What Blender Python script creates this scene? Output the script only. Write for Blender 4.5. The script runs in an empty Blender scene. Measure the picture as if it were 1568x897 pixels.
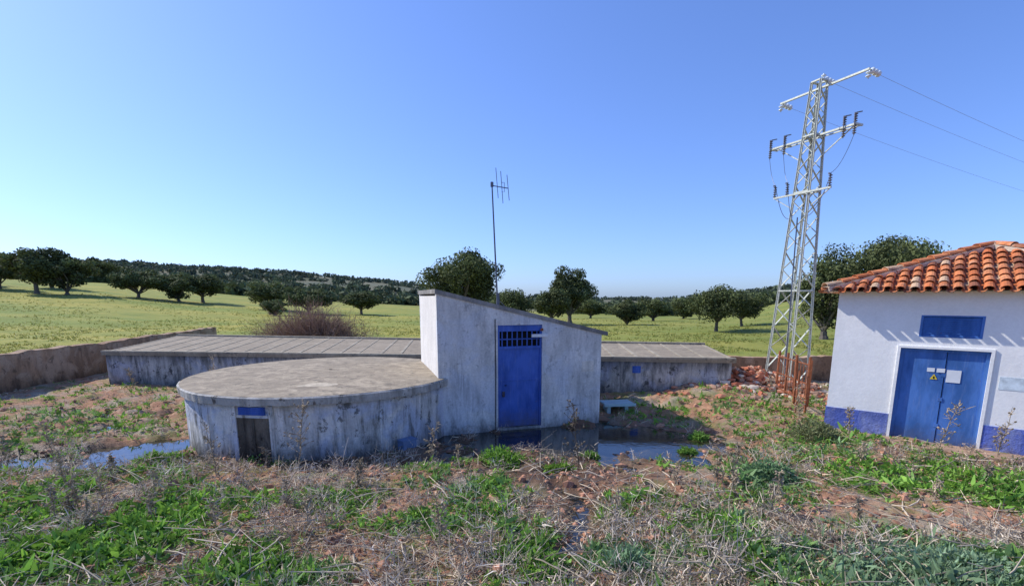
import bpy, math, numpy as np
from mathutils import Vector, Matrix
R=np.random.RandomState(7)
rad=math.radians
scene=bpy.context.scene

# ------------------------------------------------------------------ nodes
def N(nt,t,**k):
    n=nt.nodes.new(t)
    for a,b in k.items(): setattr(n,a,b)
    return n
def L(nt,a,b): nt.links.new(a,b)
def setin(nt,sock,v):
    if isinstance(v,bpy.types.NodeSocket): nt.links.new(v,sock)
    elif isinstance(v,(tuple,list)):
        sock.default_value=tuple(v)+((1,) if len(v)==3 and len(sock.default_value)==4 else ())
    else: sock.default_value=v
def noise(nt,vec,scale,detail=6,rough=.6,dist=0.):
    n=N(nt,'ShaderNodeTexNoise'); n.inputs['Scale'].default_value=scale
    n.inputs['Detail'].default_value=detail; n.inputs['Roughness'].default_value=rough
    n.inputs['Distortion'].default_value=dist
    if vec is not None: L(nt,vec,n.inputs['Vector'])
    return n.outputs['Fac']
def mapping(nt,vec,scale,loc=(0,0,0)):
    m=N(nt,'ShaderNodeMapping'); m.inputs['Scale'].default_value=scale; m.inputs['Location'].default_value=loc
    L(nt,vec,m.inputs['Vector']); return m.outputs['Vector']
def ramp(nt,fac,stops):
    r=N(nt,'ShaderNodeValToRGB'); e=r.color_ramp.elements
    while len(e)<len(stops): e.new(.5)
    for i,(p,c) in enumerate(stops):
        e[i].position=p
        if not isinstance(c,(tuple,list)): c=(c,c,c)
        e[i].color=tuple(c)+(1,)
    L(nt,fac,r.inputs['Fac']); return r.outputs['Color']
def mix(nt,fac,a,b,blend='MIX'):
    m=N(nt,'ShaderNodeMix',data_type='RGBA',blend_type=blend)
    setin(nt,m.inputs[0],fac); setin(nt,m.inputs[6],a); setin(nt,m.inputs[7],b)
    return m.outputs[2]
def mth(nt,op,a,b=0.,clamp=False):
    m=N(nt,'ShaderNodeMath',operation=op); m.use_clamp=clamp
    setin(nt,m.inputs[0],a); setin(nt,m.inputs[1],b); return m.outputs[0]
def maprange(nt,v,a,b,c=0.,d=1.):
    m=N(nt,'ShaderNodeMapRange'); setin(nt,m.inputs[0],v)
    for i,x in enumerate((a,b,c,d)): m.inputs[i+1].default_value=x
    return m.outputs[0]
def newmat(name):
    m=bpy.data.materials.new(name); m.use_nodes=True
    nt=m.node_tree; b=nt.nodes['Principled BSDF']
    b.inputs['Roughness'].default_value=.85
    b.inputs['Specular IOR Level'].default_value=.25
    return m,nt,b
def bump(nt,b,h,strength=.4,dist=.02):
    n=N(nt,'ShaderNodeBump'); n.inputs['Strength'].default_value=strength; n.inputs['Distance'].default_value=dist
    L(nt,h,n.inputs['Height']); L(nt,n.outputs['Normal'],b.inputs['Normal'])
def pos(nt): return N(nt,'ShaderNodeNewGeometry').outputs['Position']

def simple(name,col,rough=.7,metal=0.,var=.25,scale=8,bmp=.2):
    m,nt,b=newmat(name); p=pos(nt)
    f=noise(nt,p,scale,5)
    c=mix(nt,ramp(nt,f,[(.3,0),(.7,1)]),tuple(x*(1-var) for x in col),tuple(min(1,x*(1+var)) for x in col))
    L(nt,c,b.inputs['Base Color']); b.inputs['Roughness'].default_value=rough; b.inputs['Metallic'].default_value=metal
    if bmp: bump(nt,b,noise(nt,p,scale*6,4),bmp,.01)
    return m
def paint(name,col):
    m,nt,b=newmat(name); p=pos(nt)
    c=mix(nt,ramp(nt,noise(nt,mapping(nt,p,(1,1,.35)),2.4,7,.7),[(.38,0),(.62,1)]),tuple(x*.8 for x in col),tuple(x*1.25+.02 for x in col))
    c=mix(nt,ramp(nt,noise(nt,mapping(nt,p,(1,1,.5)),11,8,.75),[(.63,0),(.70,.7)]),c,(.16,.10,.08))
    c=mix(nt,ramp(nt,noise(nt,mapping(nt,p,(3,3,.3),(4,2,1)),6,6,.7),[(.55,0),(.75,.5)]),c,(.22,.30,.50))
    sx=N(nt,'ShaderNodeSeparateXYZ'); L(nt,p,sx.inputs[0])
    z=mth(nt,'ADD',sx.outputs[2],mth(nt,'MULTIPLY',mth(nt,'SUBTRACT',noise(nt,p,7,6,.7),.5),.6))
    c=mix(nt,maprange(nt,z,-.2,.35,.75,0),c,(.10,.085,.07))
    L(nt,c,b.inputs['Base Color']);L(nt,maprange(nt,noise(nt,p,5,5),.3,.7,.42,.7),b.inputs['Roughness'])
    bump(nt,b,noise(nt,p,18,5),.12,.01)
    return m

def plaster(name,base,stain,amt=.5,dark=(.05,.05,.05),zlow=(-.2,.5),bmp=.5,top=None,bluewash=None,mould=.0,streak=0.,fineamt=.6):
    m,nt,b=newmat(name); p=pos(nt)
    drip=noise(nt,mapping(nt,p,(1.,1.,.22)),3.2,8,.68,.4)
    blot=noise(nt,p,1.3,7,.65)
    fine=noise(nt,p,22,6,.7)
    s=mth(nt,'MULTIPLY',ramp(nt,drip,[(.44,0),(.60,1)]),amt)
    c=mix(nt,s,base,stain)
    c=mix(nt,mth(nt,'MULTIPLY',ramp(nt,blot,[(.42,0),(.58,1)]),amt*.8),c,tuple(x*.66 for x in base))
    if bluewash:
        c=mix(nt,ramp(nt,noise(nt,p,1.1,5,.6,.6),[(.46,0),(.56,.8)]),c,bluewash)
    if streak>0:
        s1=noise(nt,mapping(nt,p,(1,1,.13),(3,1,0)),5.5,8,.75,.5)
        s2=noise(nt,mapping(nt,p,(1,1,.5),(1,8,3)),1.7,6,.7)
        s3=mth(nt,'MULTIPLY',ramp(nt,s1,[(.46,0),(.62,1)]),ramp(nt,s2,[(.40,0),(.57,1)]))
        c=mix(nt,mth(nt,'MULTIPLY',s3,streak),c,tuple(x*1.6 for x in dark))
    peel=noise(nt,mapping(nt,p,(1,1,.8),(7,3,1)),4.5,9,.74,.3)
    c=mix(nt,ramp(nt,peel,[(.57,0),(.62,mould)]),c,dark)
    sx=N(nt,'ShaderNodeSeparateXYZ'); L(nt,p,sx.inputs[0])
    zz=mth(nt,'ADD',sx.outputs[2],mth(nt,'MULTIPLY',mth(nt,'SUBTRACT',noise(nt,mapping(nt,p,(1,1,.4)),2.6,8,.75),.5),1.9))
    low=maprange(nt,zz,zlow[0],zlow[1],1,0)
    c=mix(nt,mth(nt,'MULTIPLY',low,.88),c,dark)
    if top:
        zt=mth(nt,'ADD',sx.outputs[2],mth(nt,'MULTIPLY',mth(nt,'SUBTRACT',noise(nt,mapping(nt,p,(1,1,.15)),5,6,.7),.5),top[2]))
        c=mix(nt,maprange(nt,zt,top[0],top[1],0,.8),c,dark)
    c=mix(nt,fineamt,c,mix(nt,ramp(nt,fine,[(.3,0),(.7,1)]),(.6,.6,.6),(1.05,1.05,1.05)),'MULTIPLY')
    L(nt,c,b.inputs['Base Color']); b.inputs['Roughness'].default_value=.9
    h=mth(nt,'ADD',noise(nt,p,9,8,.7),mth(nt,'MULTIPLY',peel,.5))
    bump(nt,b,h,bmp,.03)
    return m

def leafmat(name,trans=.3,rough=.7):
    m,nt,b=newmat(name)
    a=N(nt,'ShaderNodeVertexColor'); a.layer_name='Col'
    L(nt,a.outputs['Color'],b.inputs['Base Color']); b.inputs['Roughness'].default_value=rough
    if trans>0:
        t=N(nt,'ShaderNodeBsdfTranslucent'); L(nt,a.outputs['Color'],t.inputs['Color'])
        ms=N(nt,'ShaderNodeMixShader'); ms.inputs[0].default_value=trans
        L(nt,b.outputs[0],ms.inputs[1]); L(nt,t.outputs[0],ms.inputs[2])
        L(nt,ms.outputs[0],nt.nodes['Material Output'].inputs['Surface'])
    return m

# ------------------------------------------------------------------ mesh builder
TINT={'green_weeds':1.15,'broadleaf_weeds':1.15,'fine_grass_weeds':1.15,'leafy_clumps':1.1,'dry_litter':1.2,'dead_brush':1.25,'grey_brush':1.2,'fallen_stalks':1.2,'soil_clods':1.15}
class MB:
    def __init__(s): s.v=[];s.f=[];s.c=[];s.m=[];s.n=0
    def add(s,v,f,col=(1,1,1),mat=0):
        v=np.asarray(v,float).reshape(-1,3); f=np.asarray(f)
        s.v.append(v); s.f.append(f+s.n)
        col=np.asarray(col,float)
        if col.ndim==1: col=np.tile(col,(len(v),1))
        s.c.append(col); s.m.append(np.full(len(f),mat)); s.n+=len(v)
    def box(s,F,a,b,c,col=(1,1,1),mat=0):
        s.prism(F,[(a[0],c[0]),(a[1],c[0]),(a[1],c[1]),(a[0],c[1])],b,col,mat)
    def prism(s,F,poly,b,col=(1,1,1),mat=0):
        O,U,W,Z=F; k=len(poly)
        v=[O+U*a+W*b[0]+Z*c for a,c in poly]+[O+U*a+W*b[1]+Z*c for a,c in poly]
        s.add(v,[[i,(i+1)%k,(i+1)%k+k,i+k] for i in range(k)],col,mat)
        if k==4:
            s.add(v,[[3,2,1,0],[4,5,6,7]],col,mat)
        elif k==3: 
            s.add(v,[[2,1,0],[3,4,5]],col,mat)
    def beam(s,p,q,w,h=None,col=(1,1,1),mat=0):
        h=h or w; p=np.array(p,float);q=np.array(q,float);d=q-p;l=np.linalg.norm(d);d/=l
        up=np.array([0,0,1.]) if abs(d[2])<.95 else np.array([1.,0,0])
        x=np.cross(d,up);x/=np.linalg.norm(x);y=np.cross(x,d)
        s.box((p,x,d,y),(-w/2,w/2),(0,l),(-h/2,h/2),col,mat)
    def tube(s,pts,rr,n=7,col=(1,1,1),mat=0,cap=True):
        pts=np.array(pts,float);k=len(pts); V=[]
        for i in range(k):
            d=pts[min(i+1,k-1)]-pts[max(i-1,0)];d/=np.linalg.norm(d)+1e-9
            up=np.array([0,0,1.]) if abs(d[2])<.9 else np.array([1.,0,0])
            x=np.cross(d,up);x/=np.linalg.norm(x);y=np.cross(x,d)
            for j in range(n):
                a=2*math.pi*j/n; V.append(pts[i]+rr[i]*(x*math.cos(a)+y*math.sin(a)))
        F=[[i*n+j,i*n+(j+1)%n,(i+1)*n+(j+1)%n,(i+1)*n+j] for i in range(k-1) for j in range(n)]
        s.add(V,F,col,mat)
    def build(s,name,mats,parent=None,smooth=False):
        me=bpy.data.meshes.new(name)
        v=np.concatenate(s.v);
        sizes=np.concatenate([np.full(len(f),f.shape[1]) for f in s.f])
        loops=np.concatenate([f.ravel() for f in s.f])
        me.vertices.add(len(v)); me.vertices.foreach_set('co',v.ravel())
        me.loops.add(len(loops)); me.loops.foreach_set('vertex_index',loops.astype(np.int32))
        me.polygons.add(len(sizes))
        st=np.concatenate([[0],np.cumsum(sizes)[:-1]])
        me.polygons.foreach_set('loop_start',st.astype(np.int32))
        me.polygons.foreach_set('loop_total',sizes.astype(np.int32))
        me.polygons.foreach_set('material_index',np.concatenate(s.m).astype(np.int32))
        me.polygons.foreach_set('use_smooth',np.full(len(sizes),smooth))
        ca=me.color_attributes.new('Col','FLOAT_COLOR','POINT')
        c=np.concatenate(s.c)*TINT.get(name,1.); c=np.hstack([c,np.ones((len(c),1))])
        ca.data.foreach_set('color',c.ravel())
        me.update(); me.validate()
        if not isinstance(mats,(list,tuple)): mats=[mats]
        for m in mats: me.materials.append(m)
        o=bpy.data.objects.new(name,me); scene.collection.objects.link(o)
        if parent: o.parent=parent
        return o
def empty(name):
    o=bpy.data.objects.new(name,None); scene.collection.objects.link(o); o.empty_display_size=.2; return o
def frame(x,y,ux,uy,z=0.):
    l=math.hypot(ux,uy);ux/=l;uy/=l
    return (np.array([x,y,z]),np.array([ux,uy,0]),np.array([-uy,ux,0]),np.array([0,0,1.]))
def fp(F,a,b,c): return F[0]+F[1]*a+F[2]*b+F[3]*c

# ------------------------------------------------------------------ numpy noise
TB=R.rand(256,256)
def vn(x,y,s=0):
    x=np.asarray(x,float)+s*17.3;y=np.asarray(y,float)+s*31.7
    xi=np.floor(x).astype(int);yi=np.floor(y).astype(int);fx=x-xi;fy=y-yi
    fx=fx*fx*(3-2*fx);fy=fy*fy*(3-2*fy)
    g=lambda a,b:TB[a%256,b%256]
    return (g(xi,yi)*(1-fx)+g(xi+1,yi)*fx)*(1-fy)+(g(xi,yi+1)*(1-fx)+g(xi+1,yi+1)*fx)*fy
def fbm(x,y,s=0,o=4):
    t=0;a=.5
    for i in range(o): t=t+a*vn(x*2**i,y*2**i,s+i);a*=.5
    return t/(1-.5**o)
def ss(a,b,x):
    t=np.clip((np.asarray(x,float)-a)/(b-a),0,1);return t*t*(3-2*t)
def gs(x,y,cx,cy,rx,ry): return np.exp(-((x-cx)/rx)**2-((y-cy)/ry)**2)

AP=[-200,0,170,400,600,800,1000,1100,1200,1300,1700]; AZ=[8,8,7.2,3,0,-3,-4,-3,1.5,4,4]
SP=[-200,0,100,200,300,400,500,600,700,800,900,1000,1100,1200,1300,1700]
SZ=[398,400,406,410,417,422,427,435,447,457,460,462,456,443,446,446]
def tz(x,y):
    x=np.asarray(x,float);y=np.asarray(y,float)
    r=np.hypot(x,y);az=np.arctan2(x,y);azc=np.clip(az,rad(-52),rad(52));p=784+750*np.tan(azc)
    A=np.interp(p,AP,AZ);S=3+(455-np.interp(p,SP,SZ))/750*600*np.cos(azc)
    z=A*ss(30,200,r)
    h=ss(210,600,r)
    z=z*(1-h)+S*h+(fbm(x/60,y/60,3)-.5)*8*ss(200,400,r)*(1-.6*ss(500,600,r))
    z=z-ss(620,3000,r)*60
    z=z+(fbm(x/9,y/9,5)-.5)*.5*ss(28,60,r)
    near=1-ss(26,40,r)
    box=ss(-14.5,-12.5,x)*(1-ss(4.6,5.8,x))*ss(7.9,9.0,y)*(1-ss(14,15.5,y))
    d=.15*box+.20*gs(x,y,.9,10.9,2.6,1.1)+.22*gs(x,y,-7.9,9.8,1.0,.65)+.18*gs(x,y,-9.2,8.9,1.3,.4)+.17*gs(x,y,3.1,10.5,1.5,.95)
    d=d+.08*gs(x,y,-3.5,8.95,2.6,.22)
    z=z-d*near+box*(fbm(x*2.1,y*2.1,14,4)-.5)*.40
    z=z+.33*gs(x,y,6.2,14.6,2.3,1.6)+.12*gs(x,y,9,17,3,2)
    cx=.85+.16*np.sin(y*2.1)
    z=z-.085*np.exp(-((x-cx)/.22)**2)*ss(3.5,4.2,y)*(1-ss(8.6,9.4,y))
    z=z+near*((fbm(x*1.1,y*1.1,1)-.5)*.14+(fbm(x*5,y*5,2,3)-.5)*.07+(fbm(x*16,y*16,8,3)-.5)*.03)
    return z
def tzs(x,y): return float(tz(np.array([x]),np.array([y]))[0])

# ------------------------------------------------------------------ terrain
azs=np.concatenate([np.linspace(-180,-56,50)[:-1],np.linspace(-56,56,620),np.linspace(56,180,50)[1:-1]])
rs=np.concatenate([[0.5,1.5,2.5],np.geomspace(3.3,17,330),np.geomspace(17.15,60,110),np.geomspace(61,3000,150)])
na=len(azs);nr=len(rs)
AA,RR=np.meshgrid(np.radians(azs),rs)
X=(RR*np.sin(AA)).ravel();Y=(RR*np.cos(AA)).ravel();Z=tz(X,Y)
i,j=np.meshgrid(np.arange(nr-1),np.arange(na),indexing='ij');j2=(j+1)%na
F=np.stack([i*na+j,i*na+j2,(i+1)*na+j2,(i+1)*na+j],-1).reshape(-1,4)[:,::-1]
field=np.maximum(ss(19,22,Y),ss(-16.6,-17.4,X)*ss(3,9,Y)); field=np.maximum(field,ss(17.3,18.2,Y)*ss(8,9,X))
wet=np.clip(gs(X,Y,.9,10.7,3.6,1.9)*1.6+gs(X,Y,-8,9.7,2.4,.8)+gs(X,Y,-10.3,9.2,2.2,.7)+.9*np.exp(-((X-.85-.16*np.sin(Y*2.1))/.5)**2)*(Y<9)+gs(X,Y,-4,8.9,3,.5)+.8*gs(X,Y,1.2,8.2,1.8,.7),0,1)
hill=ss(185,260,np.hypot(X,Y))
mb=MB();mb.add(np.stack([X,Y,Z],1),F,np.stack([field,wet,hill],1))
m,nt,b=newmat('ground_soil');p=pos(nt)
a=N(nt,'ShaderNodeVertexColor');a.layer_name='Col';sp=N(nt,'ShaderNodeSeparateColor');L(nt,a.outputs['Color'],sp.inputs[0])
n1=noise(nt,p,.9,7,.65);n2=noise(nt,p,7,8,.72);n3=noise(nt,p,45,6,.7)
soil=mix(nt,ramp(nt,n2,[(.3,0),(.7,1)]),(.24,.11,.06),(.52,.30,.18))
lit=mix(nt,ramp(nt,n3,[(.35,0),(.65,1)]),(.20,.155,.11),(.52,.44,.32))
near=mix(nt,ramp(nt,n1,[(.46,0),(.60,1)]),soil,lit)
grn=mix(nt,n3,(.08,.13,.025),(.21,.28,.07))
near=mix(nt,ramp(nt,noise(nt,mapping(nt,p,(1,1,1),(5,9,0)),.9,7,.75),[(.50,0),(.60,.6)]),near,grn)
mud=mix(nt,n2,(.05,.028,.016),(.16,.085,.045))
near=mix(nt,mth(nt,'MULTIPLY',sp.outputs[1],.9),near,mud)
fn=noise(nt,mapping(nt,p,(.03,.09,.05)),1.,8,.62,.5);fn2=noise(nt,p,.35,9,.75);fn3=noise(nt,p,3.5,7,.75)
fld=mix(nt,ramp(nt,fn,[(.38,0),(.58,1)]),(.19,.24,.04),(.36,.32,.06))
fld=mix(nt,ramp(nt,fn2,[(.46,0),(.62,.7)]),fld,(.15,.20,.03))
fld=mix(nt,ramp(nt,fn3,[(.50,0),(.66,.45)]),fld,(.31,.26,.11))
sx=N(nt,'ShaderNodeSeparateXYZ');L(nt,p,sx.inputs[0])
fld=mix(nt,maprange(nt,sx.outputs[0],0,30,0,.5),fld,(.16,.19,.04))
hn=noise(nt,p,.035,9,.75)
hl=mix(nt,ramp(nt,hn,[(.38,0),(.62,1)]),(.07,.095,.06),(.19,.17,.10))
c=mix(nt,sp.outputs[0],near,fld);c=mix(nt,sp.outputs[2],c,hl)
L(nt,c,b.inputs['Base Color'])
L(nt,maprange(nt,sp.outputs[1],.3,1.,.95,.4),b.inputs['Roughness'])
bump(nt,b,mth(nt,'ADD',n2,mth(nt,'MULTIPLY',n3,.5)),.8,.05)
mb.build('ground',m,smooth=True)

# water
def water(name,x0,x1,y0,y1,z,nn=40):
    mb=MB();gx,gy=np.meshgrid(np.linspace(x0,x1,nn),np.linspace(y0,y1,nn))
    V=np.stack([gx.ravel(),gy.ravel(),np.full(nn*nn,z)],1)
    F=[[i*nn+j,i*nn+j+1,(i+1)*nn+j+1,(i+1)*nn+j] for i in range(nn-1) for j in range(nn-1)]
    mb.add(V,F);return mb.build(name,wm)
wm,nt,b=newmat('puddle_water');b.inputs['Roughness'].default_value=.04
b.inputs['Specular IOR Level'].default_value=1.
p=pos(nt)
c=mix(nt,ramp(nt,noise(nt,p,2.2,6,.7),[(.45,0),(.62,1)]),(.012,.012,.009),(.055,.045,.022));L(nt,c,b.inputs['Base Color'])
bump(nt,b,noise(nt,p,5,4),.14,.02)
water('water_puddle',-13.5,5.6,8.2,14.3,-.215)
water('water_puddle',.1,1.7,3.4,8.15,-.062)

# ------------------------------------------------------------------ circular tank
CX,CY=-4.55,12.15
tank=empty('round_water_tank')
m_tank=plaster('tank_plaster',(.84,.82,.77),(.36,.35,.33),.6,(.06,.06,.05),(-.28,.28),.6,(.85,1.25,.5),(.52,.57,.68),.75,.8)
m_slabtop=plaster('tank_roof_concrete',(.46,.38,.27),(.22,.18,.13),.85,(.12,.11,.085),(-5,-4),.6,None,None,.7)
m_slabrim=plaster('tank_rim_concrete',(.56,.54,.49),(.19,.18,.155),.8,(.075,.06,.045),(-5,-4),.6,None,None,.8)
def cyl(R0,z0,z1,n=128,mb=None,mat=0,top=None,wob=0.):
    A=np.linspace(0,2*np.pi,n,endpoint=False)
    rr=R0+wob*(fbm(np.cos(A)*4+9,np.sin(A)*4+9,4)-.5)
    c0=np.stack([CX+rr*np.cos(A),CY+rr*np.sin(A),np.full(n,z0)],1);c1=c0.copy();c1[:,2]=z1
    mb.add(np.vstack([c0,c1]),[[i,(i+1)%n,(i+1)%n+n,i+n] for i in range(n)],mat=mat)
mb=MB();cyl(3.1,-.6,1.04,mb=mb,wob=.03);mb.build('wall',m_tank,tank,True)
mb=MB()
n=256;A=np.linspace(0,2*np.pi,n,endpoint=False);rb=3.2+.05*(fbm(np.cos(A)*7+9,np.sin(A)*7+9,4)-.5)+.03*(fbm(np.cos(A)*30+9,np.sin(A)*30+9,5)-.5)
zb=.985+.06*(fbm(np.cos(A)*9+9,np.sin(A)*9+3,7)-.5)
ring=lambda r,z:np.stack([CX+r*np.cos(A),CY+r*np.sin(A),z+np.zeros(n)],1)
rings=[ring(rb*0+3.05,zb),ring(rb,zb),ring(rb+.01,1.13),ring(rb-.03,1.155)]
mb.add(np.vstack(rings),[[k*n+i,k*n+(i+1)%n,(k+1)*n+(i+1)%n,(k+1)*n+i] for k in range(3) for i in range(n)],mat=0)
mb.build('roof_rim',m_slabrim,tank)
mb=MB();rr=[3.17,2.6,1.8,.9,.05]
mb.add(np.vstack([ring(rb*0+q,1.155+.07*(1-q/3.17)) for q in rr]),[[k*n+i,k*n+(i+1)%n,(k+1)*n+(i+1)%n,(k+1)*n+i] for k in range(4) for i in range(n)])
mb.build('roof_slab',m_slabtop,tank,True)
mb=MB();k=28;A2=np.linspace(0,2*np.pi,k,endpoint=False)
pr=1+.9*(fbm(np.cos(A2)*2+3,np.sin(A2)*2+3,2)-.5)
mb.add(np.vstack([np.stack([-4.1+.40*pr*np.cos(A2),10.25+.3*pr*np.sin(A2),np.full(k,1.178)],1),[[-4.1,10.25,1.197]]]),[[i,(i+1)%k,k] for i in range(k)])
mb.build('cement_patch',simple('light_cement',(.48,.41,.30),.9,0,.3,10,.3),tank)
def tangent(ang,r=3.1):
    a=rad(ang);nx,ny=math.cos(a),math.sin(a)
    return (np.array([CX+r*nx,CY+r*ny,0.]),np.array([-ny,nx,0]),np.array([-nx,-ny,0]),np.array([0,0,1.]))
m_blue=paint('blue_paint',(.035,.10,.38))
m_blue2=paint('blue_paint_faded',(.05,.15,.42))
m_rust=simple('rusty_iron',(.24,.085,.04),.9,.1,.4,12,.5)
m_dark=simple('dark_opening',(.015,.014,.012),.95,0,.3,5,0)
m_grime=plaster('grimy_door_wood',(.20,.17,.13),(.04,.035,.03),.9,(.015,.012,.01),(-.2,.4),.8,None,None,.8,.8)
m_white=simple('white_enamel',(.72,.74,.76),.4,0,.06,6,.05)
F=tangent(-97)
mb=MB();mb.box(F,(-.34,.34),(-.012,.1),(-.3,.74));mb.build('access_door',m_grime,tank)
mb=MB()
mb.box(F,(-.42,-.34),(-.04,.2),(-.3,.98));mb.box(F,(.34,.42),(-.04,.2),(-.3,.98))
mb.build('door_jambs',m_tank,tank)
mb=MB();mb.box(F,(-.33,.33),(-.03,.1),(-.02,-.0));mb.box(F,(-.02,.02),(-.03,.1),(-.3,.73));mb.build('door_battens',m_grime,tank)
mb=MB();mb.box(F,(-.27,.25),(-.045,.1),(.80,.95));
for q in range(6): mb.box(F,(-.25,.23),(-.06,-.045),(.815+q*.022,.825+q*.022))
mb.build('blue_vent',m_blue,tank)
mb=MB();mb.box(F,(-.34,.34),(-.02,.1),(.74,.80));mb.build('door_lintel',m_tank,tank)
F=tangent(-43,3.1)
mb=MB();mb.box(F,(-.16,.16),(-.2,.02),(-.3,.04));mb.box(F,(-.18,.18),(-.22,.0),(.04,.07));mb.build('valve_box',simple('blue_grey_box',(.14,.21,.35),.6),tank)
F=tangent(-118,3.1);mb=MB();mb.box(F,(-.02,.03),(-.02,.05),(-.3,.99));mb.build('wall_seam',m_tank,tank)

# ------------------------------------------------------------------ pump house
sh=empty('pump_house')
FS=frame(-1.70,11.15,.955,.297)
W=4.15;D=3.2
top=lambda a:3.08-a*(1.0/4.15)
m_shed=plaster('shed_plaster',(.86,.84,.79),(.52,.51,.48),.65,(.13,.13,.125),(-.38,.12),.6,None,(.68,.70,.73),.4,.5)
m_shedL=plaster('shed_side_plaster',(.80,.77,.72),(.55,.53,.5),.35,(.2,.2,.19),(-.3,.1),.4)
m_roofc=plaster('shed_roof_concrete',(.36,.34,.31),(.12,.12,.11),.8,(.06,.06,.05),(-5,-4),.6)
mb=MB();d0,d1,dz=1.43,2.55,2.35
mb.prism(FS,[(0,-.5),(d0,-.5),(d0,top(d0)),(0,top(0))],(0,.18))
mb.prism(FS,[(d1,-.5),(W,-.5),(W,top(W)),(d1,top(d1))],(0,.18))
mb.prism(FS,[(d0,dz),(d1,dz),(d1,top(d1)),(d0,top(d0))],(0,.18))
mb.prism(FS,[(d0,-.5),(d1,-.5),(d1,-.16),(d0,-.16)],(0,.18))
mb.build('front_wall',m_shed,sh)
mb=MB();mb.box(FS,(0.002,.18),(.182,D-.18),(-.5,top(.18)-.005));mb.build('side_wall',m_shedL,sh)
mb=MB();mb.box(FS,(W-.18,W-.002),(.182,D-.18),(-.5,top(W)-.002))
mb.prism(FS,[(.002,-.5),(W-.002,-.5),(W-.002,top(W)),(.002,top(0))],(D-.178,D));mb.build('rear_walls',m_shed,sh)
mb=MB();mb.prism(FS,[(-.03,top(0)+.002),(W+.16,top(W+.16)+.002),(W+.16,top(W+.16)+.1),(-.03,top(0)+.1)],(-.03,D+.05));mb.build('roof_slab',m_roofc,sh)
mb=MB()
mb.box(FS,(d0,d0+.05),(.03,.12),(-.16,dz));mb.box(FS,(d1-.05,d1),(.03,.12),(-.16,dz))
mb.box(FS,(d0+.05,d1-.05),(.03,.12),(2.2,dz));mb.box(FS,(d0+.05,d1-.05),(.03,.12),(1.78,1.84))
mb.box(FS,(d0+.05,d1-.05),(.06,.10),(-.14,1.78))
mb.box(FS,(d0+.08,d1-.08),(.052,.062),(.0,.03));mb.box(FS,(d0+.08,d1-.08),(.05,.062),(1.0,1.03))
mb.build('blue_door',m_blue,sh)
mb=MB()
for q in range(8): 
    x=d0+.12+q*(d1-d0-.24)/7; mb.box(FS,(x-.012,x+.012),(.05,.07),(1.84,2.2))
mb.box(FS,(d0+.05,d1-.05),(.05,.08),(2.0,2.025))
mb.build('grille_bars',m_blue,sh)
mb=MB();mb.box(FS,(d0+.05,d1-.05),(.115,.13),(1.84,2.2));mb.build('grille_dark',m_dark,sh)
mb=MB();mb.box(FS,(d0+.12,d0+.18),(.03,.06),(.62,.75));mb.tube([fp(FS,d0+.2,0.02,.9),fp(FS,d0+.2,.06,.9)],[.015,.015]);mb.build('lock',simple('dark_lock',(.05,.05,.07),.5),sh)
mb=MB();mb.box(FS,(2.25,2.66),(-.1,-.06),(2.06,2.13));mb.box(FS,(2.3,2.34),(-.06,.03),(2.08,2.12));mb.build('light_fitting',m_white,sh)
mb=MB();mb.box(FS,(d1-.05,d1+.02),(-.02,.0),(2.2,2.26));mb.build('bracket',m_rust,sh)
m_plq=simple('cement_patch_mat',(.66,.62,.54),.9)
mb=MB();mb.box(FS,(3.62,3.95),(-.008,.02),(1.15,1.42));mb.build('wall_patch',m_plq,sh)
mb=MB();mb.tube([fp(FS,1.36,-.02,2.5),fp(FS,1.37,-.02,1.2),fp(FS,1.36,-.02,-.2)],[.011]*3,6);mb.build('cable',m_dark,sh)
# antenna
m_gal=simple('galvanised_steel',(.50,.52,.45),.55,.25,.25,20,.1)
m_pole=simple('antenna_pole_metal',(.12,.13,.16),.5,.6,.2,10,.1)
an=empty('antenna_mast')
b0=np.array([-.33,11.65,2.6]);t0=np.array([-.45,11.6,5.5])
mb=MB();mb.tube([b0,(b0+t0)/2,t0],[.020,.018,.015],8);mb.tube([b0+[0,0,.0],b0+[0,0,.5]],[.04,.035],8)
mb.beam(b0+[-.0,-.0,.35],b0+[.35,.1,0],.015)
mb.tube([t0+[0,0,-.06],t0+[0,0,.04]],[.035,.035],8);mb.build('mast',m_pole,an)
mb=MB();bd=np.array([.40,-.12,-.09]);p0=t0+[-.03,0,-.03]
mb.tube([p0,p0+bd],[.011,.011],6)
for q,l,off in [(.35,.32,.12),(.62,.34,.0),(.97,.27,.02)]:
    c_=p0+bd*q; mb.tube([c_+[-.02*1,0,l+off*.6],c_+[.03,0,-l+off*.6]],[.008,.008],6)
c_=p0+bd*.62;mb.tube([c_+[0,0,.1],c_+[.06,0,.1],c_+[.06,0,-.1],c_+[0,0,-.1]],[.007]*4,6)
mb.build('yagi',m_pole,an)

# ------------------------------------------------------------------ reservoir
rv=empty('covered_reservoir')
NL,NR,FR_,FL_=[np.array(q,float) for q in [(-14.1,16.9,0),(6.7,14.8,0),(7.6,19.6,0),(-16.4,24.2,0)]]
m_resw=plaster('reservoir_wall_plaster',(.70,.67,.61),(.17,.17,.16),.9,(.05,.05,.05),(-.1,.5),.6,(.7,1.1,.8),(.45,.48,.56),.85,.9)
m_rest=plaster('reservoir_roof_concrete',(.40,.33,.235),(.24,.20,.145),.7,(.12,.10,.08),(-5,-4),.6,None,None,.6)
m_rib=plaster('reservoir_rib_concrete',(.48,.42,.31),(.28,.24,.18),.85,(.16,.14,.12),(-5,-4),.5,None,None,.8)
def quadprism(mb,P,z0,z1):
    v=[q+[0,0,z0] for q in P]+[q+[0,0,z1] for q in P]
    mb.add(v,[[0,1,5,4],[1,2,6,5],[2,3,7,6],[3,0,4,7],[4,5,6,7],[3,2,1,0]])
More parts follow.
